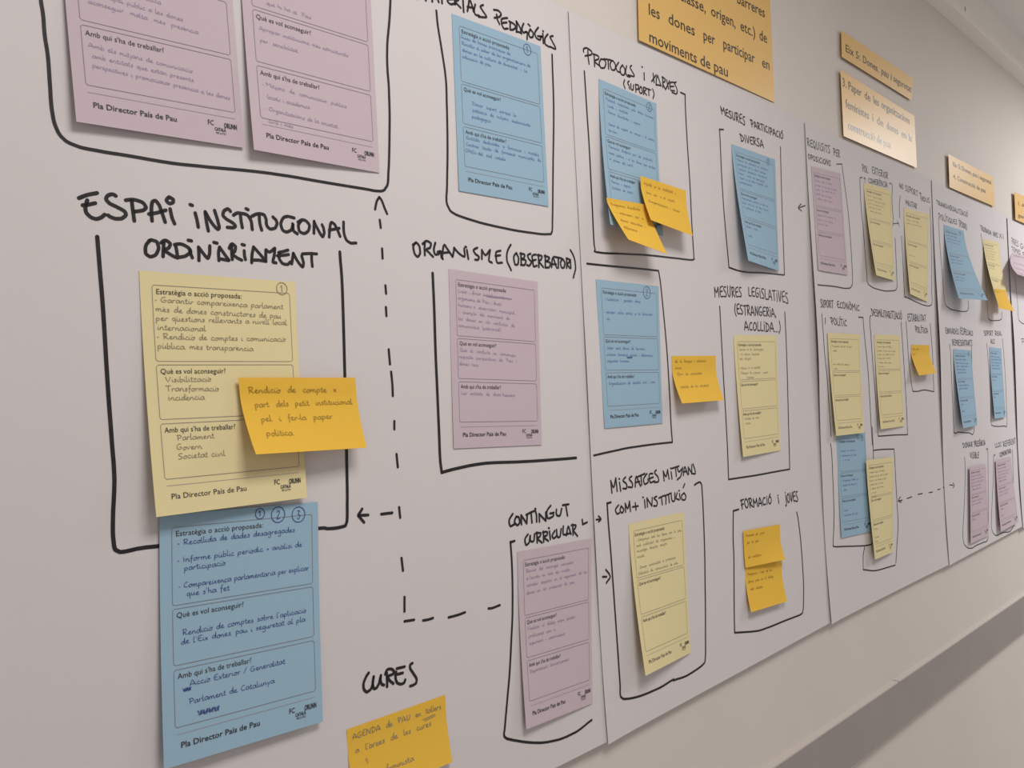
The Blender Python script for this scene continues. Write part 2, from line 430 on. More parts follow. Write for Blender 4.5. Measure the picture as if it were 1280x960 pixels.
frame(1, crop(900, 590, 4.174, [[(97,195),(69,203)],[(69,202),(68,350),(72,450),(73,600),(74,750),(76,838)],[(76,838),(130,835),(200,828),(260,808),(340,775),(400,752),(425,740),(434,715),(436,600),(430,480),(420,350),(408,250),(400,210)]]), .003)
K = .0026
frame(2, crop(990, 160, 4.363, [[(243,197),(272,197)],[(272,197),(285,300),(305,450),(318,600),(327,750),(330,840),(320,870),(290,875),(220,863),(140,855)]]), K)
frame(2, crop(990, 160, 4.363, [[(383,270),(370,271)],[(370,270),(372,350),(378,450),(388,550),(398,680),(408,800),(412,845),(440,870),(500,888),(555,887),(572,870),(570,780),(562,600)],[(530,303),(547,312),(545,400),(552,500)]]), K)
frame(2, crop(990, 160, 4.363, [[(590,370),(585,430),(588,490)],[(597,590),(603,700),(610,850),(615,925)],[(752,435),(758,600),(762,750),(762,870)]]) + crop(1010, 360, 4.8, [[(582,52),(640,80),(690,102)],[(690,102),(742,100),(742,0)]]), K)
frame(2, crop(1010, 360, 4.8, [[(82,155),(90,250),(100,400),(115,550),(125,700),(135,830),(138,890)],[(103,180),(104,215)],[(303,175),(330,177)],[(330,177),(335,250),(345,350),(360,500),(372,700),(380,850),(386,940)]]) + crop(1020, 520, 4.36, [[(78,150),(85,200),(92,350),(97,500),(97,600),(93,700),(100,712),(180,710),(260,707),(300,700),(306,690)],[(306,60),(310,150),(313,232)]]), K)
frame(2, crop(1010, 360, 4.8, [[(378,165),(370,190),(378,300),(388,450),(400,600),(412,750),(420,885)],[(420,888),(440,888),(520,882),(597,880)],[(597,880),(590,700),(578,500),(565,300),(558,205)]]), K)
frame(2, crop(1010, 360, 4.8, [[(588,200),(595,300),(605,450),(618,560),(628,620)],[(628,620),(660,620),(700,612),(755,622)],[(755,620),(748,420),(740,300),(733,215)]]), K)
frame(2, crop(1020, 520, 4.36, [[(315,187),(360,182),(425,180)],[(425,180),(430,260),(437,400),(443,500),(447,600),(440,720),(435,800)],[(432,812),(380,828),(320,843),(257,838)],[(257,838),(257,760),(264,715)]]), K)
frame(3, crop(1150, 180, 4.364, [[(100,400),(108,550),(120,700),(130,820),(138,875),(165,900),(215,912),(255,912),(265,890),(262,855)]]), K)
frame(3, crop(1150, 180, 4.364, [[(332,490),(345,600),(358,750),(368,900),(372,945)]]) + crop(1160, 390, 5.65, [[(425,45),(445,60),(490,60),(518,50),(521,0)]]), K)
frame(3, crop(1160, 390, 5.65, [[(152,228),(160,300),(165,450),(172,600),(178,750),(182,850)],[(182,852),(200,855),(215,848),(250,852),(290,853),(325,845),(318,600),(308,300),(305,235)]]), K)
frame(3, crop(1160, 390, 5.65, [[(415,225),(425,350),(435,500),(442,650),(446,790),(460,805),(490,808),(540,805),(558,795),(552,600),(545,450),(535,300),(525,190)]]), K)
frame(3, crop(1160, 540, 5.333, [[(243,170),(248,250),(245,400),(238,550),(232,680),(238,740),(260,770),(290,775),(330,752),(370,735),(398,715),(402,600),(400,250),(398,114),(388,116)]]), K)
frame(3, crop(1160, 540, 5.333, [[(448,155),(437,165),(435,300),(428,450),(422,600),(425,650),(450,690),(500,670),(566,635),(570,400),(564,180),(562,120)]]), K)
frame(4, crop(1220, 230, 5.05, [[(247,590),(262,750),(268,850),(285,875),(330,895)]]), K)

def arrow(i, strokes, width=INK_W, head=2):
    """the first strokes make the arrow head, every further dash is a part of its own"""
    a = ink(i, 'marker_arrow', strokes[:head], width, None, 3)
    for d in strokes[head:]:
        k = ink(i, 'marker_dash', [d], width, None, 3)
        k.parent = a; k.matrix_parent_inverse = Matrix()
arrow(0, crop(440, 235, 4.8, [[(138,128),(148,80),(163,55)],[(163,55),(178,75),(195,120),(210,155)],[(166,192),(172,238)],[(180,364),(183,422)],[(200,585),(204,633)],[(203,715),(206,767)]])
       + crop(440, 420, 3.692, [[(169,62),(175,130)],[(180,165),(186,225),(188,276)],[(195,393),(195,430)],[(205,545),(211,605)],[(217,790),(222,838)]])
       + crop(420, 600, 2.667, [[(218,260),(223,302)],[(228,390),(228,438)],[(228,471),(260,466)],[(290,468),(308,465),(323,460)],[(375,458),(405,450),(430,441)],[(508,428),(520,427),(546,417)]]), .0028)
arrow(0, crop(440, 420, 3.692, [[(46,798),(38,812),(28,828),(40,842),(55,860)],[(30,828),(74,826)],[(135,822),(185,816)]]), .003, 2)
arrow(0, crop(620, 580, 4.571, [[(492,318),(495,345)],[(495,345),(520,333)]]), .0028)
arrow(1, crop(620, 580, 4.571, [[(572,318),(599,315)],[(585,298),(600,315),(586,330)]]), .0026)
arrow(1, crop(740, 560, 3.2, [[(55,487),(73,514),(57,540)],[(42,515),(58,515)]]), .0028, 1)
arrow(1, crop(880, 120, 4, [[(505,548),(472,560)],[(485,540),(470,560),(488,575)]]), .0026)
arrow(2, crop(990, 160, 4.363, [[(550,510),(551,535)],[(550,522),(582,520)],[(574,508),(584,535)]]), .0024, 3)
arrow(2, crop(1020, 520, 4.36, [[(460,440),(447,463),(465,470)],[(450,462),(470,458)],[(495,450),(522,440)],[(555,427),(580,422)],[(615,418),(635,414)],[(662,402),(677,398)],[(692,390),(706,387)]]), .0024)
arrow(3, crop(1020, 520, 4.36, [[(728,375),(748,378)],[(746,365),(754,378),(746,392)]]), .0024)

# ------------------------------------------------------------------ big marker titles, stroke by stroke
def title(i, strokes, width, label): return ink(i, 'marker_lettering', strokes, width, label, 4)
A_ = crop(90, 230, 6.4, [
 [(55,113),(120,88),(200,72)],[(122,130),(108,180),(112,225),(145,262),(190,280),(230,270),(262,245)],[(85,170),(130,165),(185,153)],
 [(350,95),(325,82),(290,90),(272,120),(300,155),(360,185),(415,215),(432,245),(400,275),(350,278),(310,265),(288,250)],
 [(478,135),(485,200),(498,295)],[(430,130),(490,125),(560,145),(592,185),(570,210),(500,222)],
 [(640,295),(635,220),(640,150),(665,132),(695,165),(720,230),(745,305)],[(615,240),(680,230),(750,210)],
 [(785,200),(800,270),(820,318)],[(775,105),(755,130),(775,155),(805,150),(810,125),(785,108),(775,105)],
 [(985,232),(1000,290),(1010,345)],[(945,165),(962,171)],
 [(1065,222),(1075,300),(1090,375)],[(1070,230),(1110,300),(1160,360),(1178,350),(1165,290),(1140,212)]])
B_ = crop(270, 240, 6.4, [
 [(115,155),(95,135),(65,150),(55,185),(80,215),(130,245),(155,270),(140,285),(90,283)],
 [(140,185),(170,168),(210,172),(250,185),(280,230),(290,300)],[(195,180),(200,230),(210,285)],[(240,134),(256,141)],
 [(285,195),(330,175),(380,180),(400,215),(405,265),(430,295),(470,290),(488,255),(480,225),(455,200)],[(345,185),(350,250),(365,305)],
 [(575,195),(540,205),(518,250),(530,300),(560,320),(600,305),(615,265),(612,255)],[(615,260),(620,310),(650,335)],[(590,198),(625,208)],
 [(690,222),(660,260),(665,310),(700,332),(735,315),(748,270),(725,235),(690,222),(655,240)],
 [(783,330),(783,280),(785,235)],[(785,240),(810,290),(850,358),(865,330),(860,290),(848,262)],
 [(905,360),(910,290),(920,245),(945,255),(970,300),(992,355)],[(905,305),(985,290)],
 [(1020,240),(1022,320),(1040,380),(1075,408),(1120,408)]])
title(0, A_ + B_, .0031, 'black marker words ESPAI INSTITUCIONAL')
C_ = crop(90, 230, 6.4, [
 [(625,450),(592,490),(588,550),(620,580),(665,570),(692,520),(680,465),(640,448),(615,455)],
 [(735,460),(730,530),(728,580)],[(712,470),(745,450),(785,475),(775,510),(740,530),(780,560),(825,585)],
 [(828,490),(838,540),(845,590)],[(820,485),(870,480),(925,505),(950,540),(910,575),(840,590)],
 [(940,525),(950,560),(962,590)],[(930,450),(955,455)],
 [(1012,505),(1015,560),(1015,612)],[(1012,505),(1050,555),(1085,595),(1100,560),(1102,495)],
 [(1135,467),(1160,473)],[(1180,505),(1172,550),(1175,612)],[(1180,505),(1215,555),(1255,610)],[(1195,600),(1250,612)]])
D_ = crop(270, 240, 6.4, [
 [(125,425),(125,480),(130,540)],[(105,450),(125,415),(155,435),(150,475),(130,495),(165,525),(205,545)],
 [(225,470),(228,510),(235,540)],[(208,420),(227,425)],
 [(300,440),(288,500),(285,565)],[(300,440),(345,490),(400,555)],[(285,545),(340,545),(400,555)],
 [(398,550),(398,465)],[(400,462),(430,480),(470,450)],[(470,450),(465,510),(455,560),(480,567)],
 [(500,485),(540,475),(575,465)],[(510,480),(505,530),(530,570),(570,580),(595,560)],[(490,510),(550,505),(580,500)],
 [(605,575),(612,530),(618,490)],[(618,490),(650,550),(690,600),(700,570),(685,510)],
 [(690,495),(750,492),(805,495)],[(765,490),(765,540),(770,595)]])
title(0, C_ + D_, .003, 'black marker word ORDINÀRIAMENT')
title(0, crop(500, 290, 5.333, [
 [(105,70),(88,95),(95,140),(115,165),(133,145),(130,100),(110,72),(85,85)],
 [(165,70),(163,110),(165,155)],[(150,80),(175,60),(205,75),(200,105),(175,118),(200,145),(220,165)],
 [(235,72),(225,115),(232,148),(255,148),(268,130)],[(250,133),(272,130),(275,165),(285,180)],
 [(280,175),(285,120),(295,85),(320,120),(350,165)],[(280,140),(330,135)],
 [(350,165),(358,130),(360,105)],[(360,105),(390,140),(430,165),(428,110)],
 [(445,120),(455,180)],[(435,98),(441,101)],
 [(515,105),(490,120),(500,145),(525,165),(520,185),(500,185)],
 [(545,180),(545,120)],[(545,120),(570,155),(600,120)],[(600,120),(592,190),(612,205)],
 [(670,125),(640,135),(640,170),(648,205),(680,205)],[(635,160),(668,155)],
 [(738,85),(715,130),(712,190),(740,255)],
 [(775,140),(758,165),(765,215),(785,215),(790,175),(778,145)],
 [(805,140),(808,215)],[(800,145),(830,150),(825,175),(808,180),(838,190),(830,220),(805,220)],
 [(870,145),(850,155),(858,180),(875,200),(862,225),(845,220)],
 [(905,150),(880,160),(885,200),(890,230),(912,225)],[(882,190),(905,185)],
 [(922,150),(925,235)],[(915,155),(945,160),(940,185),(925,195),(955,235)],
 [(968,155),(968,235)],[(962,160),(995,170),(985,190),(970,195),(1000,205),(995,235),(968,238)],
 [(1010,235),(1018,170),(1045,240)],[(1012,215),(1040,215)],
 [(1025,165),(1075,175)],[(1055,170),(1055,240)],
 [(1085,180),(1070,200),(1075,235),(1092,238),(1098,205),(1085,180)],
 [(1110,175),(1110,240)],[(1108,176),(1130,185),(1125,205),(1112,212),(1130,240)],
 [(1135,185),(1138,242)],[(1135,120),(1160,170),(1170,240),(1155,305)]]), .0028, 'black marker words ORGANISME (OBSERBATORI)')
title(0, crop(530, 0, 7.111, [
 [(-60,-10),(-50,-100)],[(-50,-100),(-20,-60),(10,-95)],[(10,-95),(15,5)],
 [(72,15),(75,-30),(90,-70),(115,-30),(130,20)],[(75,-15),(120,-12)],
 [(120,-70),(195,-48)],[(155,-60),(160,30)],
 [(260,-45),(212,-35),(208,10),(235,38),(278,32)],[(210,-5),(262,-8)],
 [(270,-40),(275,40)],[(262,-42),(310,-20),(300,5),(275,15),(325,70)],
 [(345,-5),(352,108)],
 [(385,100),(395,45),(405,-5),(430,60),(440,105)],[(385,62),(435,70)],
 [(455,40),(445,90),(455,130),(490,140)],
 [(525,45),(500,60),(520,95),(550,140),(550,155),(485,150)],
 [(645,130),(650,170),(670,215)],[(620,88),(660,95),(685,125),(670,150),(625,160)],
 [(740,160),(690,170),(690,215),(710,255),(745,255)],[(690,205),(735,200)],
 [(765,195),(765,260)],[(755,190),(800,215),(815,245),(790,265),(765,265)],
 [(820,285),(825,235),(820,190)],[(820,190),(855,250),(865,300)],[(822,280),(862,292)],
 [(885,210),(870,250),(880,290),(905,285)],[(905,285),(918,290),(915,350)],
 [(945,260),(930,295),(940,330),(965,330),(970,295),(945,260)],[(925,215),(940,230)],
 [(1015,245),(985,290),(995,335),(1030,355),(1042,325)],[(1010,322),(1045,325)],
 [(1055,300),(1060,385)],[(1055,276),(1060,280)],
 [(1100,305),(1075,340),(1075,390),(1105,415)],
 [(1145,320),(1120,330),(1140,370),(1170,435),(1115,415)]]), .0028, 'black marker words MATERIALS PEDAGÒGICS')
title(1, crop(720, 50, 8, [
 [(118,105),(120,170),(130,240)],[(75,120),(75,90),(105,80),(150,110),(155,145),(90,160)],
 [(180,150),(185,265)],[(170,140),(220,160),(225,190),(185,215),(240,265)],
 [(250,190),(232,230),(245,275),(280,280),(298,240),(285,200),(250,190)],
 [(280,190),(345,200)],[(320,200),(325,290)],
 [(355,205),(340,245),(355,295),(385,300),(395,255),(375,215),(355,205)],
 [(425,225),(400,270),(410,310),(440,325)],
 [(465,250),(440,290),(450,340),(480,350),(490,300),(465,250)],
 [(505,260),(495,320),(510,360),(540,370)],
 [(555,255),(540,275),(560,315),(580,350),(575,365),(520,350)],
 [(680,330),(682,400)],[(658,268),(663,272)],
 [(770,335),(780,425)],[(800,350),(755,415)],
 [(800,450),(803,390),(815,355)],[(815,355),(850,460)],[(803,448),(848,456)],
 [(866,370),(868,475)],[(858,372),(890,390),(885,420),(865,430),(890,488)],
 [(905,400),(925,490)],[(935,410),(895,495)],
 [(985,425),(940,430),(945,500),(985,510)],[(945,465),(975,465)],
 [(1000,420),(985,440),(1005,480),(1012,520),(1000,540),(960,525)]]), .0026, 'black marker words PROTOCOLS I XARXES')
title(1, crop(720, 50, 8, [
 [(485,400),(475,440),(490,485)],[(530,410),(515,430),(530,460),(535,490)],
 [(548,440),(550,490),(570,500),(575,450)],[(595,445),(598,520)],[(593,446),(625,455),(620,490),(598,495)],
 [(648,465),(630,500),(640,530),(660,530),(660,490),(648,465)],
 [(675,475),(675,545)],[(673,474),(695,480),(695,505),(675,515),(705,550)],
 [(700,485),(745,500)],[(725,490),(728,555)],[(765,490),(780,540),(770,585)]]), .0024, 'black marker word (SUPORT)')
title(0, crop(440, 820, 12.8, [
 [(265,270),(225,330),(185,430),(185,520),(230,575),(290,540),(325,470),(345,330)],[(345,330),(330,430),(345,515),(385,515),(430,440),(460,310)],[(460,310),(455,390),(475,450),(510,465)],
 [(555,270),(560,400),(560,490)],[(530,290),(560,220),(620,205),(670,240),(650,290),(570,330),(600,390),(660,440)],
 [(715,200),(840,170)],[(705,255),(695,340),(715,420),(770,450),(830,430),(850,380)],[(690,300),(810,270)],
 [(965,115),(930,140),(930,200),(980,280),(1030,360),(1025,430),(980,465),(930,480)]]), .003, 'black marker word CURES')
title(0, crop(620, 580, 4.571, [
 [(95,285),(75,320),(80,355),(105,345)],[(115,300),(105,330),(120,350),(135,335),(130,305),(115,300)],
 [(145,345),(143,292)],[(143,292),(175,340)],[(175,340),(178,288)],
 [(172,290),(220,268),(230,285),(232,330)],[(200,280),(205,335)],[(223,255),(226,257)],
 [(248,330),(246,285)],[(246,285),(284,325)],[(284,325),(284,275)],
 [(312,238),(290,270),(295,310),(325,300),(328,278)],[(308,283),(330,278)],
 [(345,260),(345,290),(365,295),(375,255)],[(380,235),(415,230)],[(398,235),(408,295)]]), .0028, 'black marker word CONTINGUT')
title(0, crop(620, 580, 4.571, [
 [(182,402),(165,430),(170,462),(188,450),(195,410)],[(195,410),(197,440),(215,440),(220,400)],
 [(232,390),(235,450)],[(228,395),(255,395),(250,415),(235,425),(262,450)],
 [(270,385),(272,445)],[(266,390),(292,388),(290,408),(272,418),(298,440)],
 [(305,385),(310,430)],[(300,365),(303,367)],
 [(335,382),(320,410),(330,425),(345,412)],[(345,375),(350,415),(365,415),(372,370)],
 [(384,355),(383,400),(402,405)],[(402,408),(412,355),(428,400)],[(404,400),(425,395)],
 [(437,345),(440,405)],[(430,350),(456,350),(450,370),(440,378),(465,412)]]), .0027, 'black marker word CURRICULAR')
title(1, crop(620, 580, 4.571, [
 [(655,95),(662,165)],[(655,96),(672,134),(684,80)],[(684,80),(692,155)],[(705,105),(712,155)],[(702,84),(705,86)],
 [(740,75),(725,95),(745,115),(745,140),(725,140)],[(775,70),(760,85),(778,110),(778,132),(755,132)],
 [(795,130),(800,70),(825,125)],[(797,105),(820,100)],[(805,75),(850,55)],[(828,65),(832,120)],
 [(862,55),(843,85),(848,115),(868,105),(868,85)],[(895,55),(875,60),(880,105),(905,98)],[(880,82),(898,75)],
 [(915,35),(905,50),(925,75),(928,100),(905,105)],
 [(955,40),(960,95)],[(955,42),(971,72),(980,34)],[(980,33),(988,85)],[(1000,45),(1005,85)],[(997,24),(1000,26)],
 [(1005,25),(1045,12)],[(1025,20),(1030,70)],[(1035,22),(1045,45),(1062,28)],[(1066,20),(1055,70),(1035,90)],
 [(1070,65),(1078,15),(1095,60)],[(1070,45),(1090,42)],[(1100,58),(1098,18)],[(1098,18),(1118,52)],[(1118,52),(1118,5)],
 [(1125,0),(1135,30),(1138,55),(1118,55)]]), .0027, 'black marker words MISSATGES MITJANS')
title(1, crop(620, 580, 4.571, [
 [(700,235),(682,260),(690,285),(705,280)],[(715,240),(708,265),(720,280),(730,260),(715,240)],
 [(738,225),(740,275)],[(738,226),(753,255),(762,214)],[(762,213),(768,270)],[(780,245),(812,240)],[(795,222),(800,262)],
 [(848,205),(852,250)],[(838,190),(841,191)],[(862,195),(865,245)],[(862,195),(890,240)],[(890,240),(892,192)],
 [(918,185),(902,195),(920,215),(918,238),(900,240)],[(930,195),(962,180),(970,190),(970,228)],[(945,190),(950,232)],
 [(965,182),(1000,166)],[(985,175),(990,220)],[(1000,168),(1005,208),(1020,210),(1022,165)],
 [(1035,165),(1028,195),(1045,205)],[(1048,170),(1052,200)],[(1044,152),(1047,153)],
 [(1075,165),(1060,180),(1062,202),(1078,205),(1085,185),(1075,165)],[(1078,113),(1069,135)]]), .0026, 'black marker words COM + INSTITUCIÓ')

# smaller titles, letter by letter from the alphabet, between corner points
cword(1, 880, 120, 10.667, [('MESURES', (215,140),(550,275),(232,235),(552,395)), ('PARTICIPACIÓ', (612,312),(1062,500),(630,405),(1060,580)), ('DIVERSA', (470,500),(795,590),(490,600),(800,690))], .0024, 'black marker words MESURES PARTICIPACIÓ DIVERSA')
cword(1, 880, 345, 9.846, [('MESURES', (120,135),(465,130),(130,258),(470,255)), ('LEGISLATIVES', (538,130),(1035,205),(545,240),(1045,340)), ('(ESTRANGERIA,', (368,350),(890,400),(378,470),(895,500)), ('ACOLLIDA...)', (490,560),(945,575),(495,662),(945,690))], .0024, 'black marker words MESURES LEGISLATIVES (ESTRANGERIA, ACOLLIDA...)')
cword(1, 910, 600, 12.8, [('FORMACIÓ', (195,315),(700,262),(215,465),(705,375)), ('I', (775,250),(840,240),(795,372),(835,368)), ('JOVES', (900,225),(1120,165),(915,372),(1125,335))], .0026, 'black marker words FORMACIÓ I JOVES')
L_ = .0021
cword(2, 1000, 160, 7.111, [('REQUISITS', (60,90),(270,160),(65,155),(270,225)), ('PER', (295,178),(357,205),(297,240),(357,262)), ('OPOSICIONS', (68,230),(275,290),(72,272),(275,338))], L_, 'black marker words REQUISITS PER OPOSICIONS')
cword(2, 1000, 160, 7.111, [('POL.', (548,318),(612,345),(555,385),(612,402)), ('EXTERIOR', (635,342),(785,398),(642,405),(785,452)), ('^', (565,440),(590,445),(568,480),(590,488)), ('COHERÈNCIA', (605,445),(780,482),(608,488),(780,530))], L_, 'black marker words POL. EXTERIOR + COHERÈNCIA')
cword(2, 1000, 160, 7.111, [('NO', (880,490),(920,505),(885,530),(920,548)), ('SUPORT', (930,505),(1048,558),(936,556),(1048,608)), ('^', (1058,570),(1085,580),(1062,610),(1085,615)), ('INDUS.', (1068,605),(1160,625),(1072,645),(1160,665)), ('MILITAR', (935,642),(1040,672),(942,682),(1040,718))], L_, 'black marker words NO SUPORT INDUS. MILITAR')
cword(2, 1015, 365, 8, [('SUPORT', (80,75),(215,88),(86,152),(215,155)), ('ECONÒMIC', (245,92),(475,135),(252,155),(478,192)), ('POLÍTIC', (178,250),(350,282),(195,322),(352,345))], L_, 'black marker words SUPORT ECONÒMIC POLÍTIC')
cword(2, 1015, 365, 8, [('DESMILITARITZACIÓ', (588,168),(900,208),(602,238),(902,275))], L_, 'black marker word DESMILITARITZACIÓ')
cword(2, 1015, 365, 8, [('ESTABILITAT', (950,215),(1138,235),(958,290),(1138,292)), ('POLÍTICA', (1028,342),(1160,365),(1036,405),(1160,412))], L_, 'black marker words ESTABILITAT POLÍTICA')
cword(3, 1160, 230, 9.6, [('TRANSVERSALITZACIÓ', (98,195),(480,345),(115,248),(478,398)), ('POLÍTIQUES', (122,350),(350,438),(138,428),(350,488)), ('(PDDR)', (368,430),(468,492),(375,505),(470,548))], L_, 'black marker words TRANSVERSALITZACIÓ POLÍTIQUES')
cword(3, 1160, 230, 9.6, [('TROBADA', (622,492),(760,565),(635,555),(762,615)), ('UNES', (775,570),(840,592),(780,620),(842,645)), ('XII', (850,590),(912,615),(855,645),(912,668))], L_, 'black marker words beside the top right corner of the sheet')
cword(3, 1160, 400, 10.667, [('ENVIADES', (225,100),(410,125),(235,178),(412,190)), ('/ESPECIALS', (420,95),(600,150),(425,190),(602,208)), ('REPRESENTANTS', (318,262),(592,272),(325,338),(590,345))], L_, 'black marker words over the lower left blue form')
cword(3, 1160, 400, 10.667, [('SUPORT', (738,142),(868,148),(750,208),(870,205)), ('REAL', (890,145),(985,150),(895,205),(988,205)), ('ALS', (830,258),(888,255),(836,315),(890,312))], L_, 'black marker words over the lower right blue form')
cword(3, 1190, 540, 14.222, [('DONAR', (182,200),(370,165),(195,285),(368,255)), ('PRESÈNCIA', (385,165),(592,140),(398,265),(595,225)), ('VISIBLE', (315,362),(485,360),(322,465),(482,462))], L_, 'black marker words over the left pink form')
cword(3, 1190, 540, 14.222, [('LLOC', (755,198),(880,172),(765,278),(882,258)), ('REFERENT', (900,172),(1130,108),(912,265),(1135,200)), ('COMUNITARI', (838,372),(1050,298),(850,445),(1056,365))], L_, 'black marker words over the right pink form')
cword(4, 1160, 230, 9.6, [('PRES', (1000,642),(1085,690),(1005,715),(1088,755)), ('GENERALS', (1100,700),(1400,862),(1105,765),(1400,915)), ('TEMES', (1000,748),(1110,800),(1005,800),(1112,850)), ('SOCIALS', (1125,810),(1400,955),(1128,860),(1400,1000))], L_, 'black marker words over the small curled pink form')
cword(4, 1160, 400, 10.667, [('PAU', (1240,250),(1400,256),(1248,320),(1400,326))], L_, 'black marker word cut off by the right edge of the photo')

# ------------------------------------------------------------------ notes stuck on the sheets
class Surf:
    """a paper rectangle held along its top edge, its lower end curling out of the wall"""
    def __init__(s, TL, TR, BL, BR, sheet, base=.0, p=1.8, t0=0.0, out=None, size=None):
        def top(px):
            off = .004
            for _ in range(3):
                x, z = at(*px, off); off = (sheet_off(sheet, x, z) if sheet is not None else .0015) + .0006 + base
            return Vector((x, -off, z))
        s.a, s.b = top(TL), top(TR); s.p = p; s.t0 = t0
        e = (s.b - s.a); e.y = 0; e.normalize()
        s.bot = []
        for k, (tp, px) in enumerate(((s.a, BL), (s.b, BR))):
            if out and out[k] is not None: o = out[k]
            else:
                q0 = at(*px, 0); q1 = at(*px, .1)
                f0 = (q0[0]-tp.x)*e.x + (q0[1]-tp.z)*e.z; f1 = (q1[0]-tp.x)*e.x + (q1[1]-tp.z)*e.z
                o = -f0 / (f1 - f0) * .1
            x, z = at(*px, max(o, .001)); so = sheet_off(sheet, x, z) if sheet is not None else .0015
            o = min(max(o, so + .0012 + base * .6), .06)
            x, z = at(*px, o); s.bot.append(Vector((x, -o, z)))
        s.c, s.d = s.bot
        s.W = (s.b - s.a).length; s.H = ((s.c - s.a).length + (s.d - s.b).length) / 2
        s.tilt = e
    def P(s, u, t):
        T = s.a.lerp(s.b, u); B = s.c.lerp(s.d, u)
        q = T.lerp(B, t)
        g = max(0.0, (t - s.t0) / (1 - s.t0)) ** s.p
        q.y = T.y + (B.y - T.y) * g
        return q
    def Nrm(s, u, t):
        du = s.P(min(u + .01, 1.2), t) - s.P(u - .01, t); dt = s.P(u, t + .01) - s.P(u, t - .01)
        n = du.cross(dt).normalized()
        return n if n.y < 0 else -n
    def fmap(s, lift=.00035):
        return lambda x, y: tuple(s.P(x / s.W, y / s.H) + s.Nrm(x / s.W, y / s.H) * lift)
    def paper(s, name, m, parent, nu=8, nv=22, T=.0002):
        mb = MB()
        for lay in (0, 1):
            for b in range(nv + 1):
                for a in range(nu + 1):
                    p = s.P(a / nu, b / nv)
                    if lay: p = p - s.Nrm(a / nu, b / nv) * T
                    mb.v.append(tuple(p))
        W = nu + 1; N1 = W * (nv + 1)
        for b in range(nv):
            for a in range(nu):
                k = b * W + a
                mb.f.append((k, k + W, k + W + 1, k + 1)); mb.f.append((N1 + k, N1 + k + 1, N1 + k + W + 1, N1 + k + W))
        rim = list(range(nu + 1)) + [b * W + nu for b in range(1, nv + 1)] + [nv * W + a for a in range(nu - 1, -1, -1)] + [b * W for b in range(nv - 1, 0, -1)]
        close_rim(mb, rim, N1)
        return mb.build(name, m, parent, True)

def hand_lines(surf, lines, u0, t0, pitch, xh, width, umax=.9, slope=0.0, rnd=random, fine=2):
    """pen lines on a paper; u0, t0 start in fractions, pitch and xh in metres"""
    mb = MB(); fm = surf.fmap()
    y = t0 * surf.H
    for ln in lines:
        if ln:
            ind = len(ln) - len(ln.lstrip()); ln2 = ln.strip()
            st, wd = hand_strokes(ln2, False, .08, rnd, 1.75)
            x0 = u0 * surf.W + ind * xh * .8 + rnd.uniform(-.001, .001)
            k = min(xh, (umax * surf.W - x0) / wd)
            sl = slope + rnd.uniform(-.012, .012)
            for s in st:
                pts = [(x0 + px * k, y - py * xh - (px * k) * sl) for px, py in smooth_line(s, fine)]
                ribbon(mb, pts, width, fm, 0, False)
        y += pitch
    return mb

def printed(surf, mb, body, u, y, size, bold=0.0, width=None, lift=.00035):
    vs, fs, w = text_mesh(body, bold)
    k = size / .72; kx = (width / w) if width else k
    fm = surf.fmap(lift); b = len(mb.v)
    for vx, vy in vs: mb.v.append(fm(u * surf.W + vx * kx, y - vy * k))
    for f in fs: mb.f.append(tuple(b + i for i in reversed(f)))

def circled(surf, mb, u, t, r, digit, width):
    fm = surf.fmap(.0004); cx, cy = u * surf.W, t * surf.H
    ribbon(mb, [(cx + r * 1.0 * math.cos(a * .5 + .4), cy + r * 1.05 * math.sin(a * .5 + .4)) for a in range(14)], width, fm, 0, False)
    for s in UP[digit][1]:
        ribbon(mb, [(cx + (x - .25) * r * 1.1, cy - (y - .5) * r * 1.1) for x, y in smooth_line(s, 3)], width, fm, 0, False)

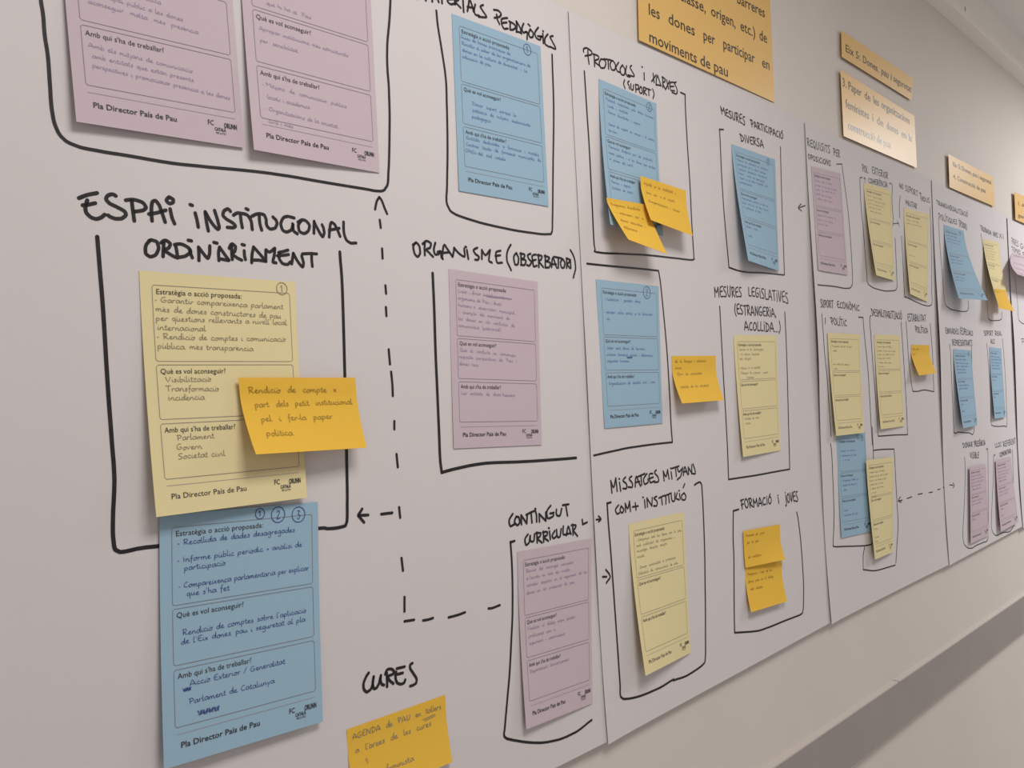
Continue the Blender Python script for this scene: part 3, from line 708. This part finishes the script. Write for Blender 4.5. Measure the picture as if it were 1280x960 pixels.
QS = ('Estratègia o acció proposada:', 'Què es vol aconseguir?', 'Amb qui s\'ha de treballar?')
BOX = ((.055, .372), (.387, .612), (.630, .855))
def form(corner, sheet, colour, label, hw, pen='pengrey', xh=.0024, pitch=.0075, slope=0.0, circles=(), base=0.0, p=1.8, out=None, penw=.00042, hu=.1, seed=1, scrib=None, bold=.0, lead=.045):
    rnd = random.Random(seed)
    s = Surf(*corner, sheet, base, p, .03, out)
    m = (s.a + s.b) / 2
    root = empty('form_note', m); tag(root, label, 'printed form', 'printed forms stuck on the flipchart sheets')
    s.paper('paper', M[colour], root)
    for k, (t0, t1) in enumerate(BOX):
        mb = MB(); fm = s.fmap(.0003); x0, x1, y0, y1 = .068 * s.W, .955 * s.W, t0 * s.H, t1 * s.H; c = .0015
        loop = [(x0 + c, y0), (x1 - c, y0), (x1, y0 + c), (x1, y1 - c), (x1 - c, y1), (x0 + c, y1), (x0, y1 - c), (x0, y0 + c), (x0 + c, y0)]
        ribbon(mb, resample(loop, .012), .00042, fm, 0, False)
        box = mb.build('printed_frame', M['greyprint'], root)
        mb = MB(); printed(s, mb, QS[k], .088, (t0 + .037) * s.H, .0046, bold, (.53, .40, .44)[k] * s.W)
        mb.build('printed_heading', M['print'], box)
        if hw[k]:
            mb = hand_lines(s, hw[k], hu, t0 + .037 + lead, pitch, xh, penw, .93, slope, rnd)
            mb.build('handwriting', M[pen], root)
    mb = MB(); ribbon(mb, resample([(.075 * s.W, .882 * s.H), (.95 * s.W, .882 * s.H)], .015), .0004, s.fmap(.0003), 0, False)
    mb.build('footer_rule', M['palerule'], root)
    mb = MB(); printed(s, mb, 'Pla Director País de Pau', .095, .937 * s.H, .0047, .0 if colour == 'yellow' else .012, .475 * s.W)
    mb.build('printed_footer', M['print'], root)
    mb = MB()
    printed(s, mb, 'FC', .765, .925 * s.H, .0046, .012, .0058); printed(s, mb, 'CATALÀ', .808, .945 * s.H, .0030, .03, .0108)
    printed(s, mb, 'PER LA PAU', .815, .958 * s.H, .0018, .01, .0095); printed(s, mb, 'ORUNN', .872, .928 * s.H, .0046, .03, .0125)
    mb.build('printed_emblem', M['print'], root)
    if circles:
        mb = MB()
        for u, t, r, dg in circles: circled(s, mb, u, t, r, dg, .0007)
        mb.build('circled_number', M['pennavy' if colour == 'blue' else 'pengrey'], root)
    if scrib:
        mb = MB(); fm = s.fmap(.0004)
        for u, t, wd, hg in scrib:
            pts = [((u * s.W) + wd * (k % 23) / 22 + (.0006 if k % 3 else -.0006), t * s.H + hg * (.5 if k % 2 else -.5) * rnd.uniform(.6, 1)) for k in range(46)]
            ribbon(mb, pts, .0006, fm, 0, False)
        mb.build('crossing_out', M[pen], root)
    return s

def sticky(corner, sheet, label, lines, base=0.0, p=1.6, t0=.22, out=None, xh=.0026, pitch=.011, u0=.06, tt=.16, slope=0.0, seed=1, pen='penfaint', penw=.0006, under=None, colour='orange'):
    rnd = random.Random(seed)
    s = Surf(*corner, sheet, base, p, t0, out)
    root = empty('sticky_note', (s.a + s.b) / 2); tag(root, label, 'sticky note', 'orange sticky notes on the flipchart sheets')
    s.paper('paper', M[colour], root)
    mb = hand_lines(s, lines, u0, tt, pitch, xh, penw, .95, slope, rnd)
    if under:
        for (u, t, u2, t2) in under: ribbon(mb, [(u * s.W, t * s.H), (u2 * s.W, t2 * s.H)], penw, s.fmap(), 0, False)
    mb.build('handwriting', M[pen], root)
    return s

# --- first sheet
form([(66.5,-187),(282.5,-108),(95.5,152),(305.5,185)], 0, 'pink', 'left one of the two pink forms inside the rounded frame at top left',
     (['Donar veu a les dones', 'en els espais de pau i fer', 'visible la seva feina'], ['Situar l\'agenda pública', 'donar espai públic a les dones', '  aconseguir  molta  més  presència'], ['Amb els mitjans de comunicació', ' amb entitats que estan presents', ' perspectives i promocionar presència a les dones']), 'penviolet', .0021, .0082, -.03, out=(.010, .005), seed=11, lead=.042)
form([(296,-106),(461.5,-40),(317.5,187),(474.5,216)], 0, 'pink', 'right one of the two pink forms inside the rounded frame at top left',
     (['Crear un pla de formació', 'per a tot el personal', 'amb recursos propis', '', '      que hi ha al  País'], ['Apropar institucions, més estructurals', 'per  sensibilitat'], ['- Mitjans  de  comunicació  pública', '  locals i acadèmics', '- Organitzacions de la societat', '  civil i més']), 'penviolet', .0021, .0115, -.02, out=(.012, .003), seed=12, lead=.045)
form([(565,17),(675.7,58),(574,238.5),(686,258)], 0, 'blue', 'blue form marked with a circled 1 under the words MATERIALS PEDAGÒGICS',
     (['Guies de bones pràctiques de', 'Recollir el saber de les organitzacions de', 'dones en la cultura de diversitat  i  la', 'educació de pau'], ['', '       Donar  suport  perquè  la', '       població  de  mitjans  audiovisuals', '       pedagògics'], ['Entitats  dedicades  a  formació  i  models', 'Centres  locals  de  formació  municipals  de', 'ONGs del  sud  català']), 'penblue', .0022, .0078, 0, [(.83, .052, .0068, '1')], seed=13, lead=.03, hu=.085)
form([(199.4,644),(397.4,627.4),(205,962),(403.7,901.9)], 0, 'blue', 'large blue form with circled 1, 2 and 3 hanging below the pale yellow form',
     (['- Recollida de dades desagregades', '', '- Informe públic periòdic + anàlisi de', '   participació', '', '- Compareixença parlamentària per explicar', '   que s\'ha fet'], ['', ' Rendició de comptes sobre l\'aplicació', ' de l\'Eix dones, pau i seguretat al pla', ''], ['    Acció Exterior / Generalitat', '', '    Parlament de Catalunya', '']), 'pennavy', .0025, .0071, 0.0, [(.60, .030, .0045, '1'), (.72, .042, .0068, '2'), (.86, .050, .0068, '3')], out=(.014, .011), base=.0015, penw=.00048, seed=14, scrib=[(.12, .715, .006, .003), (.20, .82, .018, .0045)], lead=.038)
form([(174,338.4),(369,352.6),(195.4,646.4),(384,622)], 0, 'yellow', 'large pale yellow form under the words ESPAI INSTITUCIONAL ORDINÀRIAMENT',
     (['- Garantir compareixença parlament.', 'més de dones constructores de pau', 'per qüestions rellevants a nivell local', 'internacional', '- Rendició de comptes i comunicació', 'pública, més transparència'], ['  Visibilització', '  Transformació', '  Incidència'], ['     Parlament', '     Govern', '     Societat civil']), 'pengrey', .0026, .0078, -.01, [(.90, .035, .0055, '1')], base=.0, out=(.017, .010), penw=.00055, seed=15, hu=.085, lead=.034)
form([(561,336),(672,352.3),(567.3,560.7),(677.3,556)], 0, 'pink', 'pink form standing alone under the words ORGANISME (OBSERBATORI)',
     (['Crear i donar suport a una', 'organisme de País i drets', 'humans o  observatori  municipal', 'i  exemple  del  moviment  de', 'les  dones  en  els  conflictes  de', 'comunicació  (patriarcal)'], ['Que  el  conflicte  es  comuniqui', 'respecte  perspectives  de  País  i', 'dones, veus'], ['Les  entitats  de  drets humans']), 'penviolet', .0021, .0078, -.02, seed=16, lead=.034, hu=.085, scrib=[(.40, .128, .04, .0022)])
form([(646.9,690),(739.5,673),(658,912),(741,879)], 0, 'pink', 'pink form under the words CONTINGUT CURRICULAR with lifted lower left corner',
     (['Revisió  del  contingut  curricular', 'a l\'escola  en  tots  els  nivells', 'Introduir  objectius  en  el  seguiment  de  les', 'dones  en  els  processos  de  pau'], ['Facilitar  el  diàleg  entre  escoles', 'professorat  com  a', 'seguiment  i  comunicació'], ['Departament  d\'ensenyament']), 'penviolet', .0020, .0085, 0, out=(.014, .004), seed=17, lead=.036)
sticky([(298,472),(444,472),(320,568),(458.4,559.6)], 0, 'orange sticky note overlapping the right side of the large pale yellow form',
       ['Rendició  de  compte  x', '  part  dels  petit  institucional', '   pel  i  fer-la  paper', '    política'], base=.0068, xh=.0030, pitch=.0135, tt=.2, p=1.5, out=(.030, .021), seed=21, penw=.0008)
sticky([(433.5,912),(556.5,868.5),(443,1003),(565.6,952.5)], 0, 'orange sticky note below the word CURES at the bottom edge of the photo',
       ['AGENDA  de  PAU  en  tallers', ' a  l\'àrees  de  les  cures', '     1', '  nivells  feminista'], xh=.0030, pitch=.0135, tt=.17, u0=.05, seed=22, out=(.013, .013), penw=.0007, pen='pengrey', under=[(.74, .25, .88, .235), (.76, .275, .88, .26)])

# --- second sheet
form([(748.7,98.4),(820.6,129.7),(763,280.6),(829,295)], 1, 'blue', 'blue form with two orange sticky notes covering its lower part, under PROTOCOLS I XARXES',
     (['Protocol  respectuós  pels  drets  humans', '  visats  i  acollida', '- Xarxa  d\'acollida  i  suport', '', '- Xarxa  de  suport  en  xarxes  i  el  nostre', '  territori'], ['Formació  d\'agents  per  als  protocols', 'visats  polítics  i  a  les  dones  que  arriben', 'a  països  del  nord'], ['Xarxes  i  agents', 'Entitats  de  drets']), 'penblue', .0021, .0088, 0, [(.86, .05, .0065, '2')], p=1.6, out=(.020, .010), seed=31, lead=.036)
sticky([(758,247),(809,256),(785.6,299.4),(834,317.5)], 1, 'lower left of the two orange sticky notes curling off the PROTOCOLS form',
       ['Programes  d\'acollida', '  i  intercanvi  per  a', '  dones  activistes  i', '  defensores'], base=.014, p=1.2, t0=.1, out=(.040, .036), xh=.0024, pitch=.0125, seed=32)
sticky([(800.6,219.7),(857.5,238.4),(813.7,275),(866,294.7)], 1, 'upper right of the two orange sticky notes beside the PROTOCOLS form',
       ['Ajuda  a  la  mobilitat  i', '  fons  per  a  el  suport', '  d\'organitzacions  i  xarxes'], base=.012, p=1.3, out=(.030, .026), xh=.0024, pitch=.0135, seed=33)
form([(745,349),(823.5,358),(756,535.4),(828.4,529)], 1, 'blue', 'blue form marked with circled 2 in a three-sided frame, left of lone orange note',
     (['- Visibilitzar  i  garantir  drets', '', '- apropar  enfoc  polític  a  la  diversitat', '  etc.'], ['Saber  amb  dones  de  territoris', 'incloure  formació  inicial  i  alternativa', 'seguretat  humana'], ['Organitzacions  de  societat  civil  i  pau']), 'penblue', .0021, .0088, 0, [(.79, .055, .0085, '2')], seed=34, lead=.045, scrib=[(.42, .525, .012, .003)])
sticky([(840,445),(894.8,444.7),(852.8,504.3),(904.8,500.2)], 1, 'lone orange sticky note touching the left line of the MESURES LEGISLATIVES frame',
       ['de  la  llengua  i  educació', 'cívica', '  Oferir  les  comunitats', '', '  entitats  de  les  societats'], xh=.0024, pitch=.0098, tt=.14, seed=35, out=(.020, .017), p=1.4, t0=.3)
form([(786,655),(855,640),(807,845),(863.4,816)], 1, 'yellow', 'pale yellow form under the words MISSATGES MITJANS COM + INSTITUCIÓ',
     (['- Campanya  amb  les  dones  per  la  pau', 'amb  publicitat  als  organismes  i', 'missatges  directes  sempre', 'visuals', '', '- Donar  continuïtat  a  presència', 'Educació  de  comunicació  de  pau'], [], []), 'pengrey', .0021, .0075, 0, p=1.5, out=(.024, .006), seed=36, lead=.036)
form([(914.5,180),(969,199.5),(935.5,325.7),(973.7,338.7)], 1, 'blue', 'blue form peeling out on its left side under MESURES PARTICIPACIÓ DIVERSA',
     (['Mesures  de  conciliació  en  processos', 'participació  per  a  dones  diverses', 'Incorporar  perspectiva  intercultural', 'fòrums  i  espais  de  participació', 'Suport  a  les  dones  migrades  joves', 'acompanyament'], ['Representació  paritària  a  tots  els', 'espais  amb  veu  de  dones  diverses', 'la  participació  de  totes'], ['Entitats  i  xarxes', '', '  locals']), 'penblue', .0021, .0078, 0, [(.82, .045, .0055, '1')], p=1.3, out=(.026, .005), seed=37, lead=.036)
form([(917,418.7),(971,419.3),(929,571.3),(975.7,563)], 1, 'yellow', 'pale yellow form under the words MESURES LEGISLATIVES (ESTRANGERIA, ACOLLIDA...)',
     (['Canviar  la  llei  d\'estrangeria', 'i  la  política  d\'acollida', 'dels  refugiats', '', 'Millores  en  la  acollida', 'Polítiques  de  protecció  i  suport', '             legislació'], [], ['- Entitats  de  drets', '- Govern']), 'pengrey', .0021, .0078, 0, p=1.6, out=(.010, .004), seed=38, lead=.036)
sticky([(931.9,709),(977,701),(939,765.4),(983.9,751.7)], 1, 'lower of two stacked orange sticky notes in the FORMACIÓ I JOVES frame',
       ['Presència  i  veus  de  les', 'dones  joves  en  el  diàleg', '  amb  entitats'], out=(.016, .015), xh=.0023, pitch=.0115, tt=.2, seed=39, p=1.5)
sticky([(929.2,663.8),(974.75,655.4),(931.9,709.8),(982,699.5)], 1, 'upper of two stacked orange sticky notes in the FORMACIÓ I JOVES frame',
       ['Formació  als  joves', '  per  la  pau', '', '  als  conflictes'], base=.0015, out=(.008, .015), xh=.0023, pitch=.0115, tt=.17, seed=40, p=2.2)

# --- third sheet
generic = lambda a: (['Garantir  espais  de  diàleg  i', 'processos  de  pau  amb  les  dones', 'suport  a  les  entitats  que  fan', 'treball  sobre  el  territori', 'i  defensen  drets  humans'][:a], ['Incorporar  la  perspectiva  de', 'gènere  en  les  polítiques'], ['Entitats  i  Govern'])
form([(1014,207.7),(1050.7,217),(1023,337.6),(1060,344)], 2, 'pink', 'pink form under the words REQUISITS PER OPOSICIONS',
     (generic(5)[0], generic(5)[1] + ['de  tot  el  país'], []), 'penviolet', .0021, .0088, 0, seed=51, out=(.006, .004), penw=.0005)
form([(1079.8,228.3),(1113.8,238),(1095.4,344),(1118.4,351)], 2, 'yellow', 'pale yellow form under POL. EXTERIOR with its left side peeled away from the sheet',
     (generic(5)[0], [], []), 'pengrey', .0021, .0085, 0, p=1.4, out=(.021, .005), seed=52)
form([(1129.8,259.7),(1161.4,267.7),(1137.8,367.4),(1159.6,377.7)], 2, 'yellow', 'pale yellow form under NO SUPORT at the top right corner of its sheet',
     (generic(2)[0], ['', '', 'acords  de  pau'], []), 'pengrey', .0021, .0085, 0, p=1.5, out=(.012, .004), seed=53)
form([(1045.7,541.8),(1081.5,540),(1052,672.5),(1089.5,664.5)], 2, 'blue', 'blue form hanging directly below the SUPORT ECONÒMIC yellow form',
     (['', '  Garantir  els  recursos  a', '  organitzacions  de  dones', '      a  la  pau'], ['  Finançament  estable  per', '  entitats  de  dones  de', '     base'], ['', '  Govern', '  Institucions  del  país']), 'penblue', .0021, .0088, 0, [(.72, .04, .0055, '1'), (.86, .06, .0055, '2')], seed=54, out=(.007, .007))
form([(1034.6,416),(1075,418),(1045.4,545),(1080,541)], 2, 'yellow', 'pale yellow form under the words SUPORT ECONÒMIC POLÍTIC',
     (['Finançament  d\'accions  de  suport', '  estable', '', '', 'amb  partides  de  cooperació', '  pròpia'], [], []), 'pengrey', .0021, .0088, 0, base=.001, p=1.6, out=(.014, .010), seed=55)
form([(1093,418),(1124.6,419.4),(1101,536.7),(1131,532.5)], 2, 'yellow', 'pale yellow form under the word DESMILITARITZACIÓ',
     (generic(5)[0] + ['a  la  pau'], [], []), 'pengrey', .0021, .0085, 0, p=1.6, out=(.011, .006), seed=56)
form([(1082.6,575.5),(1116.8,571),(1093.9,699.6),(1116.3,690)], 2, 'yellow', 'pale yellow form overlapping the right edge of a blue form near the sheet bottom',
     (generic(5)[0] + ['a  la  pau', 'als  barris'], [], ['Entitats', '', 'Universitat', 'Escoles']), 'pengrey', .0021, .0082, 0, base=.005, p=1.5, out=(.018, .008), seed=57)
sticky([(1139,431),(1162,431.5),(1149,469.4),(1170.4,466.7)], 2, 'small orange sticky note under the words ESTABILITAT POLÍTICA',
       ['Diàleg  polític  i', 'pactes', ''], out=(.022, .019), xh=.0024, pitch=.012, seed=58, p=1.3, t0=.25)

# --- fourth sheet
form([(1179.8,280.8),(1205,288.8),(1198.6,373),(1234.8,375.5)], 3, 'blue', 'blue form curled far out from the wall under TRANSVERSALITZACIÓ',
     (generic(3)[0], generic(3)[1], ['Entitats  i  Govern', 'de  tot  el  país']), 'penblue', .0021, .0085, 0, [(.78, .05, .0055, '1')], p=1.5, out=(.033, .053), seed=61, penw=.0006)
form([(1229,299),(1248.5,302.6),(1246,375),(1262,383)], 3, 'yellow', 'narrow pale yellow form curling out with an orange sticky note on its lower end',
     (generic(5)[0], ['recursos  i  espais'], []), 'pengrey', .0021, .0085, 0, p=1.4, out=(.035, .027), seed=62)
sticky([(1244,361),(1257.7,362.5),(1249,385.5),(1268,389)], 3, 'orange sticky note on the lower end of a narrow curling yellow form',
       ['Campanyes'], base=.026, out=(.042, .048), p=1.2, t0=.1, xh=.0024, seed=63)
form([(1191.5,436.4),(1214,438),(1204,535.5),(1222,531.6)], 3, 'blue', 'blue form lifted along its left side over the words DONAR PRESÈNCIA',
     (generic(5)[0], generic(5)[1], ['Govern', '', 'Entitats']), 'penblue', .0021, .0085, 0, [(.82, .05, .0055, '1')], p=1.3, out=(.020, .011), seed=64, penw=.0006)
form([(1236.6,433.7),(1251.7,435.7),(1243.5,523.3),(1257.3,521.5)], 3, 'blue', 'narrow blue form at the right, beside the last seam between sheets',
     (generic(5)[0], ['més  veus'], ['Govern']), 'penblue', .0021, .0085, 0, p=1.4, out=(.012, .008), seed=65, penw=.0006)
form([(1212,584),(1232,579.8),(1213.4,679.7),(1236,669.4)], 3, 'pink', 'pink form in the rounded frame under the words DONAR PRESÈNCIA VISIBLE',
     (generic(5)[0], generic(5)[1], ['Entitats']), 'penviolet', .0021, .0085, 0, base=.004, p=.8, out=(.014, .008), seed=66, penw=.0006)
form([(1244.75,575.6),(1263.5,571),(1251.3,664.7),(1273.4,652.5)], 3, 'pink', 'pink form with lifted lower left corner at the lower right sheet corner',
     (generic(5)[0], generic(5)[1], ['Entitats', '', 'Govern']), 'penviolet', .0021, .0085, 0, base=.003, p=1.5, out=(.018, .016), seed=67, penw=.0006)

# --- fifth sheet, mostly outside the photo
form([(1265.5,316),(1302,326),(1272,343),(1313,356)], 4, 'pink', 'pink form rolled up strongly at the right edge of the photo',
     (['Pressupost  de  pau'], [], []), 'penviolet', .0021, .0085, 0, p=1.7, out=(.055, .055), seed=71)

# ------------------------------------------------------------------ printed orange cards on the wall above
def card(corner, label, lines, size, lift=(.004, .002, .004, .002), base=.003):
    """lines: (words with their start u, baseline t, width in u)"""
    s = Surf(*corner, None, 0, 1.0, 0.0, None)
    pts = []
    for px, o in zip(corner, lift):
        x, z = at(*px, o); pts.append(Vector((x, -o, z)))
    s.a, s.b, s.c, s.d = pts
    s.W = (s.b - s.a).length; s.H = ((s.c - s.a).length + (s.d - s.b).length) / 2
    root = empty('topic_card', (s.a + s.b) / 2); tag(root, label, 'card', 'orange topic cards above the flipchart sheets')
    s.paper('card', M['banner'], root, 10, 10, .0005)
    for body, u, t, wd in lines:
        mb = MB(); printed(s, mb, body, u, t * s.H, size, .006, wd * s.W if wd else None, .0003)
        mb.build('printed_word', M['bannerprint'], root)
def ext(corner, words):
    """(word, left, right, t) with photo columns along the card -> start and width as fractions of its width"""
    (x0, y0), (x1, y1) = corner[2], corner[3]
    f = lambda px: at(px, y0 + (y1 - y0) * (px - x0) / (x1 - x0), .004)[0]
    A, B = f(x0), f(x1)
    return [(wd, (f(l) - A) / (B - A), t, (f(r) - f(l)) / (B - A)) for wd, l, r, t in words]
C1 = [(795,-130),(961,-34),(798.7,50),(968.3,128)]
card(C1, 'large orange card cut off by the top edge of the photo', ext(C1, [
    ('2.', 810, 818, -.03 + .2), ('Identificar', 826, 874, .17), ('les', 884, 898, .17), ('diverses', 908, 960, .17),
    ('formes', 811, 848, .37), ('de', 868, 882, .37), ('barreres', 925, 960.5, .375),
    ('gènere,', 811, 842, .575), ('classe,', 851, 884.5, .575), ('origen,', 891, 922, .572), ('etc.)', 928, 947, .57), ('de', 952, 962, .567),
    ('les', 811, 825.5, .79), ('dones', 836, 869.5, .785), ('per', 880, 895, .78), ('participar', 905, 945, .772), ('en', 954, 963.5, .768),
    ('moviments', 811, 871, .978), ('de', 875, 888, .975), ('pau', 892, 910, .972)]), .0190)
C2 = [(1051.5,38),(1141.5,98),(1052.3,71),(1139.5,125.5)]
card(C2, 'narrow orange card reading Eix 5, Dones, pau i seguretat', ext(C2, [('Eix 5:', 1056.8, 1075, .70), ('Dones,', 1078, 1098, .70), ('pau', 1101, 1110, .69), ('i', 1112.5, 1114, .69), ('seguretat', 1116, 1138.3, .68)]), .0185, (.005, .004, .006, .005))
C3 = [(1050.5,87),(1143,145),(1054.6,170),(1146.2,210)]
card(C3, 'orange card reading 3. Paper de les organitzacions, above the third sheet', ext(C3, [
    ('3. Paper', 1056, 1080, .235), ('de', 1083.5, 1091, .23), ('les', 1094.5, 1101.5, .225), ('organitzacions', 1104.5, 1140, .22),
    ('feministes', 1059, 1088, .54), ('i', 1092, 1093.5, .54), ('de', 1097.5, 1106, .54), ('dones', 1110, 1124.5, .54), ('en', 1128.4, 1134.7, .54), ('la', 1137.5, 1141.5, .54),
    ('construcció de pau', 1060.5, 1114, .86)]), .0185, (.006, .004, .006, .005))
card([(1185.5,192.5),(1241.5,221),(1187,234),(1243.8,258.5)], 'orange card catching a pale glare above the fourth sheet', [
    ('Eix 5: Dones, pau i seguretat', .08, .3, .86), ('4. Construcció de pau', .08, .68, .70)], .0130, (.007, .005, .007, .006))
card([(1268,240),(1312,259),(1269.4,274.5),(1313,293)], 'orange card cut off by the right edge of the photo', [
    ('1. Altres propostes', .07, .42, .86), ('generals', .07, .85, .4)], .0130, (.008, .005, .008, .005))

# small dark chip on the trunking
mb = MB(); x, z = at(1207, 11, .036)
mb.v += [(x - .003, -.0352, z - .006), (x + .003, -.0352, z - .005), (x + .002, -.0352, z + .008), (x - .002, -.0352, z + .006)]; mb.f.append((0, 1, 2, 3))
mb.build('paint_chip', M['crack'], bpy.data.objects['trim_2'])
